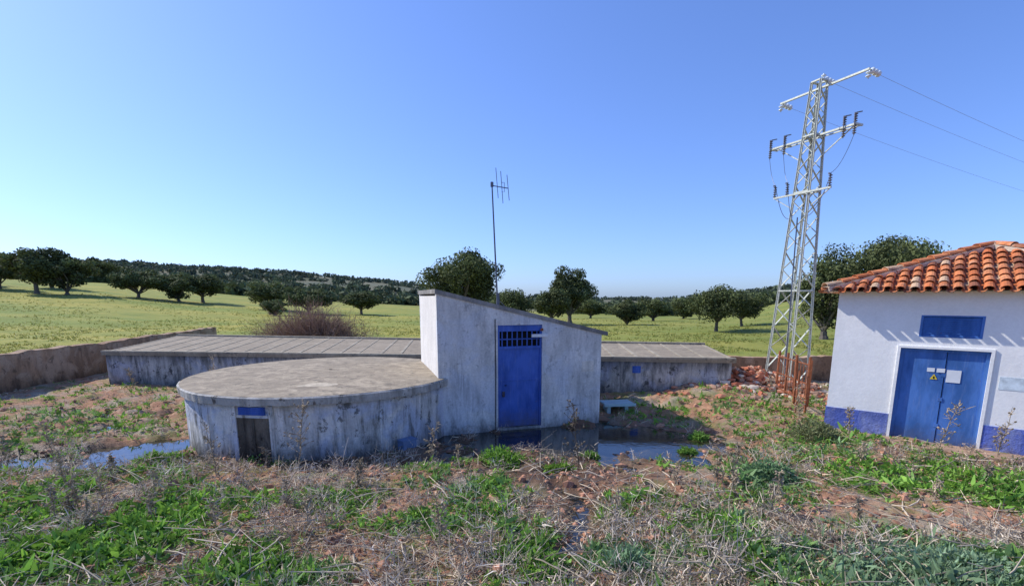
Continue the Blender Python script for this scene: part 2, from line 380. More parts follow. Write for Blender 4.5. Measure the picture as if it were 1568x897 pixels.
mb=MB();quadprism(mb,[NL,NR,FR_,FL_],-.5,1.03);mb.build('walls',m_resw,rv)
mb=MB();cc=(NL+NR+FR_+FL_)/4
ex=lambda q:q+(q-cc)/np.linalg.norm(q-cc)*.12
quadprism(mb,[ex(NL),ex(NR),ex(FR_),ex(FL_)],1.032,1.13);mb.build('roof_slab',m_rest,rv)
mb=MB();nb=30
for q in range(nb+1):
    s_=q/nb; a_=NL+(NR-NL)*s_;b_=FL_+(FR_-FL_)*s_
    j_=R.uniform(-.05,.05);mb.beam(a_+[j_,0,1.132],b_+[R.uniform(-.05,.05),0,1.132],R.uniform(.05,.10),.025)
mb.beam(ex(NL)+[0,.08,1.155],ex(NR)+[0,.08,1.155],.18,.06);mb.beam(ex(FL_)+[0,0,1.16],ex(FR_)+[0,0,1.16],.2,.09)
mb.build('roof_ribs',m_rib,rv)
Fr=frame(3.75,15.10,20.8,-2.1)
mb=MB();mb.box(Fr,(-.0,.25),(-.02,.02),(.68,.90));mb.build('blue_hatch',m_blue,rv)

# ------------------------------------------------------------------ boundary walls
m_bw=plaster('brown_rendered_wall',(.50,.31,.18),(.24,.15,.09),.8,(.10,.065,.04),(-.1,.4),1.,(1.15,1.5,.5),(.54,.38,.25),.6)
def wallpath(name,pts,h,th,mat,wob=.06,z0=-.4):
    mb=MB();P=[]
    for a,b in zip(pts[:-1],pts[1:]):
        a=np.array(a);b=np.array(b);k=max(2,int(np.linalg.norm(b-a)/.15))
        for q in range(k): P.append(a+(b-a)*q/k)
    P.append(np.array(pts[-1]));P=np.array(P);k=len(P)
    T=np.gradient(P,axis=0);T/=np.linalg.norm(T,axis=1)[:,None];Nn=np.stack([-T[:,1],T[:,0]],1)*th/2
    ht=h+(fbm(P[:,0]*2+P[:,1]*2,P[:,1]*0+1,6)-.5)*wob*2
    z=lambda v:np.full(k,v)
    rows=[np.column_stack([P+Nn,z(z0)]),np.column_stack([P+Nn,ht]),np.column_stack([P-Nn,ht-.01]),np.column_stack([P-Nn,z(z0)])]
    mb.add(np.vstack(rows),[[r*k+i,r*k+i+1,(r+1)*k+i+1,(r+1)*k+i] for r in range(3) for i in range(k-1)])
    mb.add([rows[r][0] for r in range(4)],[[0,1,2,3]]);mb.add([rows[r][-1] for r in range(4)],[[3,2,1,0]])
    return mb.build(name,mat)
wallpath('boundary_wall',[(-16.2,5.),(-16.2,12.),(-16.6,20.),(-18.2,30.)],1.22,.3,m_bw,.09)
wallpath('boundary_wall',[(6.95,17.2),(10,17.3),(18,17.6)],.95,.25,m_bw,.08)

# ------------------------------------------------------------------ transformer building
tb=empty('transformer_building')
FB=frame(7.28,11.07,.765,-.644); BW,BD=5.0,4.4
m_wh=plaster('whitewashed_wall',(.92,.91,.88),(.80,.78,.74),.2,(.6,.6,.57),(-.7,-.5),.2,None,None,.06,0.,.2)
m_dado=plaster('blue_dado',(.13,.19,.60),(.28,.33,.60),.8,(.25,.22,.25),(-.25,.05),1.,None,None,.3)
e0,e1,ez=1.2,2.58,1.96; v0,v1,vz0,vz1=1.46,2.42,2.2,2.64; WH=3.12;T=.25
mb=MB()
mb.box(FB,(0,e0),(0,T),(-.5,WH));mb.box(FB,(e1,BW),(0,T),(-.5,WH))
mb.box(FB,(e0,e1),(0,T),(ez,vz0));mb.box(FB,(e0,v0),(0,T),(vz0,vz1));mb.box(FB,(v1,e1),(0,T),(vz0,vz1));mb.box(FB,(e0,e1),(0,T),(vz1,WH))
mb.box(FB,(0,T),(T+.001,BD),(-.5,WH));mb.box(FB,(BW-T,BW),(T+.001,BD),(-.5,WH));mb.box(FB,(T+.001,BW-T-.001),(BD-T,BD),(-.5,WH))
mb.build('walls',m_wh,tb)
mb=MB()
mb.box(FB,(-.015,e0-.06),(-.018,-.0),(-.4,.52));mb.box(FB,(e1+.06,BW+.015),(-.018,-.0),(-.4,.52));mb.box(FB,(-.018,-.0),(.0,BD),(-.4,.52))
mb.build('dado',m_dado,tb)
mb=MB();mb.box(FB,(e0-.05,e0),(-.03,0),(-.1,ez+.05));mb.box(FB,(e1,e1+.05),(-.03,0),(-.1,ez+.05));mb.box(FB,(e0,e1),(-.03,0),(ez,ez+.05))
mb.build('door_surround',m_wh,tb)
mb=MB()
mb.box(FB,(e0,e0+.06),(.03,.11),(-.05,ez));mb.box(FB,(e1-.06,e1),(.03,.11),(-.05,ez));mb.box(FB,(e0+.06,e1-.06),(.03,.11),(ez-.06,ez))
mid=(e0+e1)/2+.06
mb.box(FB,(e0+.06,mid-.006),(.05,.09),(-.05,ez-.06));mb.box(FB,(mid+.006,e1-.06),(.05,.09),(-.05,ez-.06))
for z in (.35,.9,1.4): mb.box(FB,(mid-.05,mid+.02),(.035,.052),(z,z+.07))
mb.box(FB,(mid-.03,mid-.008),(.04,.052),(.0,1.85))
mb.build('blue_doors',m_blue2,tb)
mb=MB()
for q in range(9): 
    z=vz0+.04+q*(vz1-vz0-.08)/9
    O=fp(FB,v0+.04,.02,z);Ls_=v1-v0-.08
    mb.add([O,O+FB[1]*Ls_,O+FB[1]*Ls_+FB[2]*.03+FB[3]*.05,O+FB[2]*.03+FB[3]*.05,O+[0,0,-.006],O+FB[1]*Ls_+[0,0,-.006]],[[0,1,2,3],[4,5,1,0]])
for a_,b_ in (((v0,v0+.04),(vz0,vz1)),((v1-.04,v1),(vz0,vz1)),((v0+.04,v1-.04),(vz0,vz0+.03)),((v0+.04,v1-.04),(vz1-.03,vz1))): mb.box(FB,a_,(-.003,.09),b_)
mb.box(FB,(v0+.04,v1-.04),(.078,.09),(vz0+.03,vz1-.03))
mb.build('vent_louvre',m_blue2,tb)
mb=MB();mb.box(FB,(mid+.03,mid+.25),(.04,.048),(1.3,1.55));mb.build('white_sign',m_white,tb)
m_yel=simple('yellow_sign',(.75,.55,.04),.5,0,.1,5,0)
mb=MB();mb.prism(FB,[(mid-.22,1.34),(mid-.10,1.34),(mid-.16,1.45)],(.04,.048));mb.build('warning_sign',m_yel,tb)
mb=MB();mb.box(FB,(mid-.28,mid-.16),(.04,.047),(1.49,1.57));mb.box(FB,(mid-.13,mid+.0),(.034,.04),(1.49,1.57));mb.build('number_plate',m_white,tb)
mb=MB();mb.box(FB,(mid-.172,mid-.148),(.036,.04),(1.355,1.40));mb.build('sign_mark',m_dark,tb)
mb=MB();mb.box(FB,(2.75,3.5),(-.006,0),(1.25,1.5));mb.build('wall_patch',simple('pale_patch',(.62,.70,.74),.8),tb)
mb=MB();mb.box(FB,(-.1,BW+.1),(-.6,-.02),(-.4,.03));mb.build('apron',simple('earth_apron',(.38,.25,.17),.95,0,.3,5,.6),tb)
# roof
ov=.24;E=[(-ov,-ov),(BW+ov,-ov),(BW+ov,BD+ov),(-ov,BD+ov)];ZE=3.14;AP_=(BW/2,BD/2,4.08)
m_tile,nt,b=newmat('clay_tiles');a=N(nt,'ShaderNodeVertexColor');a.layer_name='Col';p=pos(nt)
c=mix(nt,ramp(nt,noise(nt,p,9,7,.7),[(.5,0),(.66,.75)]),a.outputs['Color'],(.16,.08,.05))
c=mix(nt,ramp(nt,noise(nt,p,3,6,.7),[(.56,0),(.7,.55)]),c,(.5,.36,.24))
L(nt,c,b.inputs['Base Color']);bump(nt,b,noise(nt,p,40,5),.4,.01)
mb=MB()
ap=fp(FB,*AP_)
for q in range(4):
    A_=fp(FB,*E[q],ZE);B_=fp(FB,*E[(q+1)%4],ZE)
    mb.add([A_,B_,ap],[[0,1,2]],(.25,.09,.045))
mb.add([fp(FB,*e,ZE-.005) for e in E],[[3,2,1,0]],(.5,.4,.3))
tiles=MB();rt=np.random.RandomState(3)
def tile(mb,p,q,side,up,r0,r1,col,convex=1,n=7):
    V=[]
    for pt,r in ((p,r0),(q,r1)):
        for i in range(n):
            a_=math.pi*i/(n-1); V.append(pt+side*math.cos(a_)*r+up*math.sin(a_)*r*.75*convex)
    for pt,r in ((p,r0-.014),(q,r1-.014)):
        for i in range(n):
            a_=math.pi*i/(n-1); V.append(pt+side*math.cos(a_)*r+up*math.sin(a_)*r*.75*convex)
    Fc=[[i,i+1,n+i+1,n+i] for i in range(n-1)]+[[2*n+i+1,2*n+i,3*n+i,3*n+i+1] for i in range(n-1)]+[[i+1,i,2*n+i,2*n+i+1] for i in range(n-1)]
    mb.add(V,Fc,col)
def tcol():
    k=rt.rand();base=np.array([.58,.16,.05])*(1-k)+np.array([.66,.26,.11])*k
    if rt.rand()<.10: base=np.array([.62,.42,.26])
    if rt.rand()<.1: base=np.array([.28,.10,.05])
    return base*rt.uniform(.8,1.1)
for q in range(4):
    A_=fp(FB,*E[q],ZE);B_=fp(FB,*E[(q+1)%4],ZE);ed=B_-A_;Le=np.linalg.norm(ed);ed/=Le
    M_=(A_+B_)/2;sl=ap-M_;Ls=np.linalg.norm(sl);sl/=Ls;up=np.cross(ed,sl);up*=np.sign(up[2])
    sp_=.215;k=int(Le/sp_)
    for c_ in range(k+1):
        x=(c_+.0)*Le/k; mx=Ls*(1-abs(x-Le/2)/(Le/2))
        s0=-.06+rt.uniform(-.02,.02)
        while s0<mx-.05:
            s1=min(s0+.40,mx+.05)
            P_=A_+ed*(x+rt.uniform(-.014,.014))+sl*s0+up*(.035+rt.uniform(0,.018));Q_=A_+ed*x+sl*s1+up*.012
            tile(tiles,P_,Q_,ed,up,.088,.07,tcol())
            s0+=.34
        x=(c_+.5)*Le/k; mx=Ls*(1-abs(x-Le/2)/(Le/2))
        s0=-.14
        while s0<mx-.05 and c_<k:
            s1=min(s0+.40,mx)
            tile(tiles,A_+ed*x+sl*s0+up*.055,A_+ed*x+sl*s1+up*.04,ed,up,.075,.085,tcol()*.8,-1)
            s0+=.34
for e in E:
    A_=fp(FB,*e,ZE);d=ap-A_;Ld=np.linalg.norm(d);d/=Ld;side=np.cross(d,[0,0,1]);side/=np.linalg.norm(side);up=np.cross(side,d);up*=np.sign(up[2])
    s0=0
    while s0<Ld-.1:
        tile(tiles,A_+d*s0+up*.10,A_+d*(s0+.4)+up*.075,side,up,.11,.09,tcol());s0+=.34
tiles.tube([ap+[0,0,.0],ap+[0,0,.10],ap+[0,0,.13]],[.16,.13,.02],10,(.6,.4,.28))
mb.build('roof_deck',m_tile,tb);tiles.build('roof_tiles',m_tile,tb)
mb=MB()
for e in E:
    A_=fp(FB,*e,ZE);mb.beam(A_+[0,0,.03],ap+[0,0,.03],.25,.09)
mb.build('hip_mortar',simple('mortar',(.55,.45,.35),.9),tb)

# ------------------------------------------------------------------ pylon
py=empty('electricity_pylon')
PX,PY_=8.92,15.75;PH=9.25
ad=np.array([.40,-.917,0]);an_=np.array([.917,.40,0])
def leg(sx_,sy_,z): 
    w=.44+(.14-.44)*(z/PH)
    return np.array([PX+.14*z/PH,PY_,z])+ad*sx_*w+an_*sy_*w
mb=MB()
def angle(mb,p,q,w,out):
    mb.beam(p,q,w,.012) ; mb.beam(p,q,.012,w)
for sx_ in (-1,1):
    for sy_ in (-1,1): angle(mb,leg(sx_,sy_,-.3),leg(sx_,sy_,PH),.085,1)
zs=[0];st=.72
while zs[-1]<PH-.25: zs.append(min(PH,zs[-1]+st));st*=.955
for k in range(len(zs)-1):
    for (a1,b1,a2,b2) in ((-1,-1,1,-1),(1,-1,1,1),(1,1,-1,1),(-1,1,-1,-1)):
        if k%2==0: mb.beam(leg(a1,b1,zs[k]),leg(a2,b2,zs[k+1]),.05,.014)
        else: mb.beam(leg(a2,b2,zs[k]),leg(a1,b1,zs[k+1]),.05,.014)
for z in (PH,7.75,6.15,3.2,.0):
    for (a1,b1,a2,b2) in ((-1,-1,1,-1),(1,-1,1,1),(1,1,-1,1),(-1,1,-1,-1)): mb.beam(leg(a1,b1,z),leg(a2,b2,z),.06,.04)
mb.build('lattice_tower',m_gal,py)
def at(z,s_,t_=0): return np.array([PX+.14*z/PH,PY_,z])+ad*s_+an_*t_
mb=MB()
mb.beam(at(9.1,-1.35,.12),at(9.1,1.35,.12),.06,.05)
mb.beam(at(7.7,-1.35,-.1),at(7.7,1.3,-.1),.06,.05);mb.beam(at(7.7,-1.35,.14),at(7.7,1.3,.14),.04,.035)
for s_ in (-1.35,-.85,.85,1.3): mb.beam(at(7.7,s_,-.14),at(7.7,s_,.18),.05,.05)
mb.beam(at(7.7,-1.2,0),at(7.1,-.3,0),.025);mb.beam(at(7.7,1.2,0),at(7.1,.3,0),.025)
mb.beam(at(6.1,-.9,-.3),at(6.1,.95,-.3),.05,.05);mb.beam(at(6.1,-.9,-.3),at(5.7,-.3,-.2),.025);mb.beam(at(6.1,.95,-.3),at(5.7,.3,-.2),.025)
mb.build('crossarms',m_gal,py)
m_ins=simple('brown_porcelain',(.16,.15,.15),.25,0,.1,5,0)
m_glass=simple('pale_glass_insulator',(.70,.76,.76),.15,0,.1,5,0)
def insul(mb,p,d,l,r=.065,n=5):
    p=np.array(p,float);d=np.array(d,float);d/=np.linalg.norm(d);pts=[];rr=[]
    for k in range(n):
        for u_,q in ((0,.3),(.25,1),(.5,.95),(.6,.35),(.98,.3)): pts.append(p+d*l*(k+u_)/n);rr.append(r*q)
    mb.tube(pts,rr,9)
gi=MB();bi=MB();wi=MB()
ld=an_+np.array([0,0,-.12])
ends=[at(9.08,-1.33,.12),at(9.35,0,.15),at(9.08,1.33,.12)]
for e in ends:
    insul(gi,e+an_*.08,ld,.42,.085,3)
    insul(gi,e+[0,0,-.04],(0,0,-1) if e[2]<9.2 else (0,0,1),.18,.07,2)
def wire(mb,p,q,sag,r=.010,k=18,n=5):
    p=np.array(p,float);q=np.array(q,float)
    pts=[p+(q-p)*t-np.array([0,0,1])*4*sag*t*(1-t) for t in np.linspace(0,1,k)]
    mb.tube(pts,[r]*k,n)
far=[e+an_*85+np.array([0,0,-1.]) for e in ends]
pl=MB()
for e,f_ in zip(ends,far): wire(pl,e+ld*.47,f_,1.9,.004,40)
for s_ in (-1.35,-.85,1.0,1.3):
    insul(bi,at(7.74,s_,-.13),(0,0,1),.24,.05,4);insul(bi,at(7.66,s_,-.13),(0,0,-1),.24,.05,4)
    bi.beam(at(7.98,s_,-.13),at(8.04,s_,.1),.03);bi.beam(at(7.4,s_,-.13),at(7.98,s_,-.19),.02)
for s_ in (-.88,-.45,.9):
    insul(bi,at(6.13,s_,-.3),(.0,0,1),.34,.055,5);bi.beam(at(6.47,s_,-.3),at(6.47,s_,-.4),.035)
    wire(wi,at(6.47,s_,-.3),at(5.4,s_*.35,-.3),.25,.009,10)
for s_,s2 in ((-1.35,-.88),(-.85,-.45),(1.3,.9)): wire(wi,at(7.4,s_,-.13),at(6.5,s2,-.3),.18,.007,10)
wire(wi,at(5.4,.0,-.3),at(0,.3,-.45),0.,.02,6)
gi.build('glass_insulators',m_glass,py,True);bi.build('fuse_insulators',m_ins,py);wi.build('jumper_cables',m_pole,py)
pl.build('power_lines',simple('aluminium_wire',(.35,.38,.45),.5,.3),py)
mb=MB();
for sx_ in (-1,1):
    for sy_ in (-1,1):
        p=leg(sx_,sy_,0);mb.box(frame(p[0],p[1],1,0),(-.13,.13),(-.13,.13),(-.4,.18))
mb.build('footings',m_slabrim,py)

# ------------------------------------------------------------------ lid, fence, rubble
mb=MB();Fl=frame(2.55,13.1,.98,.12,.08)
mb.box(Fl,(0,.85),(0,.6),(0,.03));mb.box(Fl,(.02,.83),(.02,.58),(.031,.035))
mb.box(Fl,(-.02,.87),(-.02,0),(-.03,.045));mb.box(Fl,(.1,.2),(.1,.5),(-.25,-.002));mb.box(Fl,(.6,.7),(.1,.5),(-.25,-.002))
mb.build('metal_hatch_cover',simple('pale_blue_steel',(.40,.58,.62),.35,.2,.1,4,.1))
mb=MB();g0=np.array([7.6,12.4,0]);g1=np.array([8.1,14.8,0])
for t in (0,.33,.66,1.):
    p=g0+(g1-g0)*t;mb.beam(p+[0,0,-.2],p+[R.uniform(-.05,.05),0,1.5-.1*t],.05,.05)
for z in (.35,.8,1.3): mb.beam(g0+[0,0,z],g1+[0,0,z-.05],.03,.03)
for t in np.linspace(.06,.94,11):
    p=g0+(g1-g0)*t;mb.beam(p+[0,0,.35],p+[0,0,1.3],.014,.014)
mb.beam(g0+[-.25,.0,-.1],g0+[-.2,.05,1.15],.04);mb.beam(g0+[.35,.5,-.1],g0+[.35,.5,1.35],.05)
mb.beam(g0+[0,0,1.1],g0+[.35,.5,1.1],.03);mb.beam(g0+[0,0,.4],g0+[.35,.5,.4],.03);mb.build('rusty_fence',m_rust)

def rocks(name,cs,sizes,mat,cols,seed=1,flat=.7):
    rr=np.random.RandomState(seed);t=(1+5**.5)/2
    IV=np.array([(-1,t,0),(1,t,0),(-1,-t,0),(1,-t,0),(0,-1,t),(0,1,t),(0,-1,-t),(0,1,-t),(t,0,-1),(t,0,1),(-t,0,-1),(-t,0,1)])/1.9
    IF=np.array([(0,11,5),(0,5,1),(0,1,7),(0,7,10),(0,10,11),(1,5,9),(5,11,4),(11,10,2),(10,7,6),(7,1,8),(3,9,4),(3,4,2),(3,2,6),(3,6,8),(3,8,9),(4,9,5),(2,4,11),(6,2,10),(8,6,7),(9,8,1)])
    n=len(cs);V=IV[None]*rr.uniform(.6,1.3,(n,12,1))*rr.uniform(.6,1.4,(n,1,3))*sizes[:,None,None]
    V[:,:,2]*=flat
    V=V+cs[:,None,:];Fc=(IF[None]+np.arange(n)[:,None,None]*12).reshape(-1,3)
    C=np.repeat(cols,12,axis=0)
    mb=MB();mb.add(V.reshape(-1,3),Fc,C);return mb.build(name,mat)
m_rock=leafmat('stone_rubble',0,.9)
n=900;cx=R.normal(7.6,1.35,n);cyy=R.normal(15.5,.8,n);k=(np.hypot(cx-8.97,cyy-15.75)>.4);cx=cx[k];cyy=cyy[k];n=len(cx)
hh=.6*np.exp(-((cx-7.7)/1.4)**2-((cyy-15.6)/.9)**2)
cz=tz(cx,cyy)+hh*R.uniform(.2,1,n)
pal=np.array([(.46,.19,.11),(.46,.28,.19),(.40,.13,.07),(.55,.47,.38),(.27,.17,.12)])
rocks('rubble_pile',np.stack([cx,cyy,cz],1),R.uniform(.04,.15,n),m_rock,pal[R.randint(0,5,n)],2)
def excluded(x,y,pad=0.):
    e=np.hypot(x-CX,y-CY)<3.15+pad
    q=np.stack([x-FS[0][0],y-FS[0][1]],-1);a_=q@FS[1][:2];b_=q@FS[2][:2]
    e|=(a_>-pad)&(a_<W+pad)&(b_>-pad)&(b_<D+pad)
    q=np.stack([x-FB[0][0],y-FB[0][1]],-1);a_=q@FB[1][:2];b_=q@FB[2][:2]
    e|=(a_>-pad)&(a_<BW+pad)&(b_>-.1-pad)&(b_<BD+pad)
    e|=(y>16.9+(x+14.1)*(-2.1/20.8)-pad-.05)&(x<7.6+pad)&(x>-15.2-pad)&(y<24.5)
    return e
def underwater(x,y,z): return ((z<-.205)&(y>8.2)&(x<5.6)&(x>-13.5))|((z<-.055)&(y<8.2)&(x>.1)&(x<1.7))
def sample(n,ymin=3.6,ymax=19,seed=0):
    rr=np.random.RandomState(seed);u=rr.rand(n);y=ymin/(1-u*(1-ymin/ymax));x=rr.uniform(-1.28,1.28,n)*(y+.6)
    k=(~excluded(x,y))&(x>-16);return x[k],y[k],rr
x,y,rr=sample(7500,seed=21);z=tz(x,y)
rocks('soil_clods',np.stack([x,y,z],1),rr.uniform(.01,.045,len(x))*(1+.06*y)*np.where(rr.rand(len(x))<.04,1.8,1),m_rock,(np.array([[.33,.17,.105]])*rr.uniform(.6,1.5,(len(x),1))),3)

# ------------------------------------------------------------------ ribbons (stems, leaves)
def ribbons(mb,P,Dr,Ln,Wd,col,rr,bend=.3,prof=(1,.8,.15),mat=0):
    n=len(P);Dr=Dr/np.linalg.norm(Dr,axis=1)[:,None]
    S=np.cross(Dr,rr.normal(size=(n,3)));S/=np.linalg.norm(S,axis=1)[:,None]
    B=rr.normal(size=(n,3))*bend;k=len(prof);V=np.zeros((n,k,2,3))
    for i,w in enumerate(prof):
        t=i/(k-1);c_=P+Dr*(Ln*t)[:,None]+B*(Ln*t*t)[:,None]
        V[:,i,0]=c_-S*(Wd*w/2)[:,None];V[:,i,1]=c_+S*(Wd*w/2)[:,None]
    base=(np.arange(n)*k*2)[:,None,None]
    Fc=np.array([[2*i,2*i+1,2*i+3,2*i+2] for i in range(k-1)])[None]+base
    mb.add(V.reshape(-1,3),Fc.reshape(-1,4),np.repeat(col,k*2,axis=0),mat)
    return V
m_leaf=leafmat('weed_leaves',.35,.6);m_straw=leafmat('dry_straw',.15,.8)
patches=[(-.2,9.0,.45,1),(4.4,7.8,.5,2),(.8,8.5,.35,1),(2.6,6.0,.9,1),(5.2,5.1,1.1,2),(6.5,7.7,1.3,1),(-.4,7.2,.9,1),(-.9,6.6,.6,1),(-4.8,5.9,1.0,1),(-5.6,5.3,.8,1),(-3,5.1,.7,1),(1.2,5.3,.5,2),(3.4,13,1.6,1),(5.,12.6,1.8,1),(6.8,13.6,1.3,1),(-10.5,11.7,1.7,1),(-12.5,12.4,1.9,1),(-9.2,8.2,1.0,1),(6.8,10.2,1.3,1),(4.2,4.6,.9,2),(.3,5.,.7,1),(-14,10.5,1.6,1),(-11.5,14.3,1.6,1),(2.2,7.9,.4,1),(8,7,1.2,1),(-2.2,6.2,.6,1),(3.4,9.0,.7,1),(-7,7.8,.7,1),(5.,9.6,1.0,1),(3.3,5.2,.6,1),(-7.2,6.3,.8,1)]
def gmask(x,y):
    g=(fbm(x*.9,y*.9,11,5)-.5)*3.0
    for (a_,b_,r_,t_) in patches: g=g+.75*np.exp(-(((x-a_)**2+(y-b_)**2)/(r_*r_))**1.2)
    g=g-1.1*gs(x,y,1.2,7.9,1.6,.55)-.9*np.exp(-((x-.85)/.45)**2)*(y<9)-.8*gs(x,y,6.5,6.4,1.8,.5)-.6*gs(x,y,-1.5,5.6,1.,.4)
    return g
def bluem(x,y):
    g=(fbm(x*.6,y*.6,19,3)-.55)*2
    for (a_,b_,r_,t_) in patches:
        if t_==2: g=g+1.2*np.exp(-(((x-a_)**2+(y-b_)**2)/(r_*r_)))
    return g
def greens(name,nc,nl,seed,thr,Lr,asp,jit=.16,ymax=19,droop=1.2):
    x,y,rr=sample(nc,seed=seed,ymax=ymax);g=gmask(x,y)+rr.normal(0,jit,len(x))+.5*(fbm(x*5,y*5,27,3)-.5);z=tz(x,y)
    k=(g>thr)&(~underwater(x,y,z-.01));x,y,z,g=x[k],y[k],z[k],g[k]
    n=len(x);bm_=np.clip(bluem(x,y)+rr.normal(0,.25,n),0,1)[:,None]
    c1=np.array([[.21,.37,.05]]);c2=np.array([[.10,.22,.035]]);cb=np.array([[.20,.30,.16]])
    t=rr.rand(n,1);col=(c1*t+c2*(1-t))*(1-bm_)+cb*bm_;col*=rr.uniform(.65,1.25,(n,1))
    sc=(.6+.8*rr.rand(n)**2)*(1+.03*np.clip(y-6,0,20))*(.75+.4*np.clip(g,0,1))
    P=np.repeat(np.stack([x,y,z],1),nl,0);S_=np.repeat(sc,nl);cc=np.repeat(col,nl,0)*rr.uniform(.75,1.3,(n*nl,1))
    a_=rr.uniform(0,2*np.pi,n*nl);el=rr.uniform(.05,droop,n*nl)
    Dr=np.stack([np.cos(a_)*np.cos(el),np.sin(a_)*np.cos(el),np.sin(el)],1)
    P=P+np.stack([rr.normal(0,.03,n*nl),rr.normal(0,.03,n*nl),rr.rand(n*nl)*.05],1)*S_[:,None]
    Ln=rr.uniform(Lr[0],Lr[1],n*nl)*S_;Wd=Ln*rr.uniform(asp[0],asp[1],n*nl)
    mb=MB();ribbons(mb,P,Dr,Ln,Wd,cc,rr,.35,(.35,1,.25));return mb.build(name,m_leaf,smooth=False)
greens('green_weeds',27000,9,31,.08,(.03,.08),(.35,.65))
greens('broadleaf_weeds',2800,9,32,.05,(.07,.15),(.3,.45),.35,8.5,.8)
greens('fine_grass_weeds',11000,8,33,-.3,(.03,.07),(.1,.25),.3)
mb=MB();rr=np.random.RandomState(5)
for (a_,b_,r_,h_,cl) in [(-.2,9.0,.38,.22,(.15,.29,.04)),(4.35,7.9,.42,.2,(.13,.22,.10)),(.85,8.55,.25,.12,(.15,.26,.04)),(5.0,5.0,.6,.12,(.20,.29,.17)),(6.6,10.3,.5,.3,(.18,.20,.09)),(-6.8,9.0,.35,.14,(.17,.3,.05)),(1.3,5.1,.3,.12,(.18,.28,.15)),(3.7,9.9,.18,.09,(.15,.27,.05)),(1.6,9.6,.16,.08,(.15,.27,.05)),(4.3,10.9,.2,.1,(.15,.27,.05))]:
    n=int(1900*r_/.4);u=rr.normal(size=(n,3));u/=np.linalg.norm(u,axis=1)[:,None];u[:,2]=abs(u[:,2])
    rad_=rr.rand(n)**.4;lump=.6+.8*fbm(u[:,0]*2+a_*3+9,u[:,1]*2+b_*3+9,4)
    P=np.stack([a_+u[:,0]*r_*rad_*lump,b_+u[:,1]*r_*rad_*lump,u[:,2]*h_*rad_*lump*1.2],1);P[:,2]+=np.maximum(tz(P[:,0],P[:,1]),-.24)
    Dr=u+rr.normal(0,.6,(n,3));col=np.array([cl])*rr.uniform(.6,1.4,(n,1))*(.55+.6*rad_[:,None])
    ribbons(mb,P,Dr,rr.uniform(.03,.08,n),rr.uniform(.014,.035,n),col,rr,.3,(.35,1,.25))
mb.build('leafy_clumps',m_leaf)
# dry litter
x,y,rr=sample(58000,seed=41);z=tz(x,y);g=gmask(x,y);k=(~underwater(x,y,z))&(rr.rand(len(x))<np.clip(.95-.8*np.clip(g,0,1),.2,1)*(1-.55*gs(x,y,1.2,7.9,1.6,.6))*(.1+1.6*ss(.33,.62,fbm(x*1.3,y*1.3,29,4))));x,y,z=x[k],y[k],z[k];n=len(x)
a_=rr.uniform(0,2*np.pi,n);el=rr.normal(.12,.25,n);Dr=np.stack([np.cos(a_)*np.cos(el),np.sin(a_)*np.cos(el),np.sin(el)],1)
col=np.array([[.54,.45,.32]])*rr.uniform(.3,1.4,(n,1));kk=rr.rand(n)<.25;col[kk]=np.array([[.28,.18,.12]])*rr.uniform(.5,1.4,(kk.sum(),1))
mb=MB();ribbons(mb,np.stack([x,y,z+.008+rr.rand(n)*.03],1),Dr,rr.uniform(.04,.30,n)**1.1,rr.uniform(.004,.014,n)*(1+.08*np.clip(y-5,0,20)),col,rr,.25,(1,.9,.5))
mb.build('dry_litter',m_straw)
def brush(name,nc,nl,seed,thr,hr,wr,cols,tw=3):
    x,y,rr=sample(nc,ymax=16,seed=seed);z=tz(x,y);den=fbm(x*.7,y*.7,23,4)-.22*gmask(x,y)-1.*gs(x,y,1.2,7.9,1.8,.7)-.5*gs(x,y,6.5,6.4,1.8,.5)+rr.normal(0,.06,len(x))
    den=den+.12*gs(x,y,-2.6,7.2,1.8,.9)+.2*gs(x,y,-10,8.0,4,1.0)+.2*gs(x,y,8.5,8.2,2,1)+.2*gs(x,y,7,11.8,.8,1.6)
    k=(den>thr)&(~underwater(x,y,z));x,y,z=x[k],y[k],z[k];n=len(x)
    h_=rr.uniform(hr[0],hr[1],n);tone=rr.rand(n,1);ccol=np.array([cols[0]])*tone+np.array([cols[1]])*(1-tone)
    P=np.repeat(np.stack([x,y,z],1),nl,0)+np.stack([rr.normal(0,.08,n*nl),rr.normal(0,.08,n*nl),rr.rand(n*nl)*.02],1)
    hh=np.repeat(h_,nl)*rr.uniform(.4,1.15,n*nl);a_=rr.uniform(0,2*np.pi,n*nl);el=rr.uniform(.15,1.5,n*nl)
    Dr=np.stack([np.cos(a_)*np.cos(el),np.sin(a_)*np.cos(el),np.sin(el)],1);cc=np.repeat(ccol,nl,0)*rr.uniform(.4,1.5,(n*nl,1))
    mb=MB();ribbons(mb,P,Dr,hh,rr.uniform(wr[0],wr[1],n*nl),cc,rr,.3,(1,.8,.4))
    for rep in range(tw):
        t=rr.uniform(.3,1,n*nl);Q=P+Dr*(hh*t)[:,None];D2=Dr+rr.normal(0,.9,Dr.shape)
        ribbons(mb,Q,D2,hh*rr.uniform(.12,.4,n*nl),rr.uniform(wr[0]*.8,wr[1]*1.3,n*nl),cc*rr.uniform(.7,1.3,(n*nl,1)),rr,.5,(1,1,.4))
    mb.build(name,m_straw)
brush('dead_brush',2900,11,51,.525,(.07,.26),(.006,.013),((.50,.42,.31),(.24,.18,.135)),2)
brush('grey_brush',1400,11,52,.49,(.14,.40),(.006,.011),((.54,.47,.38),(.32,.27,.22)),3)
x,y,rr=sample(1500,ymax=10,seed=61);z=tz(x,y);mb=MB()
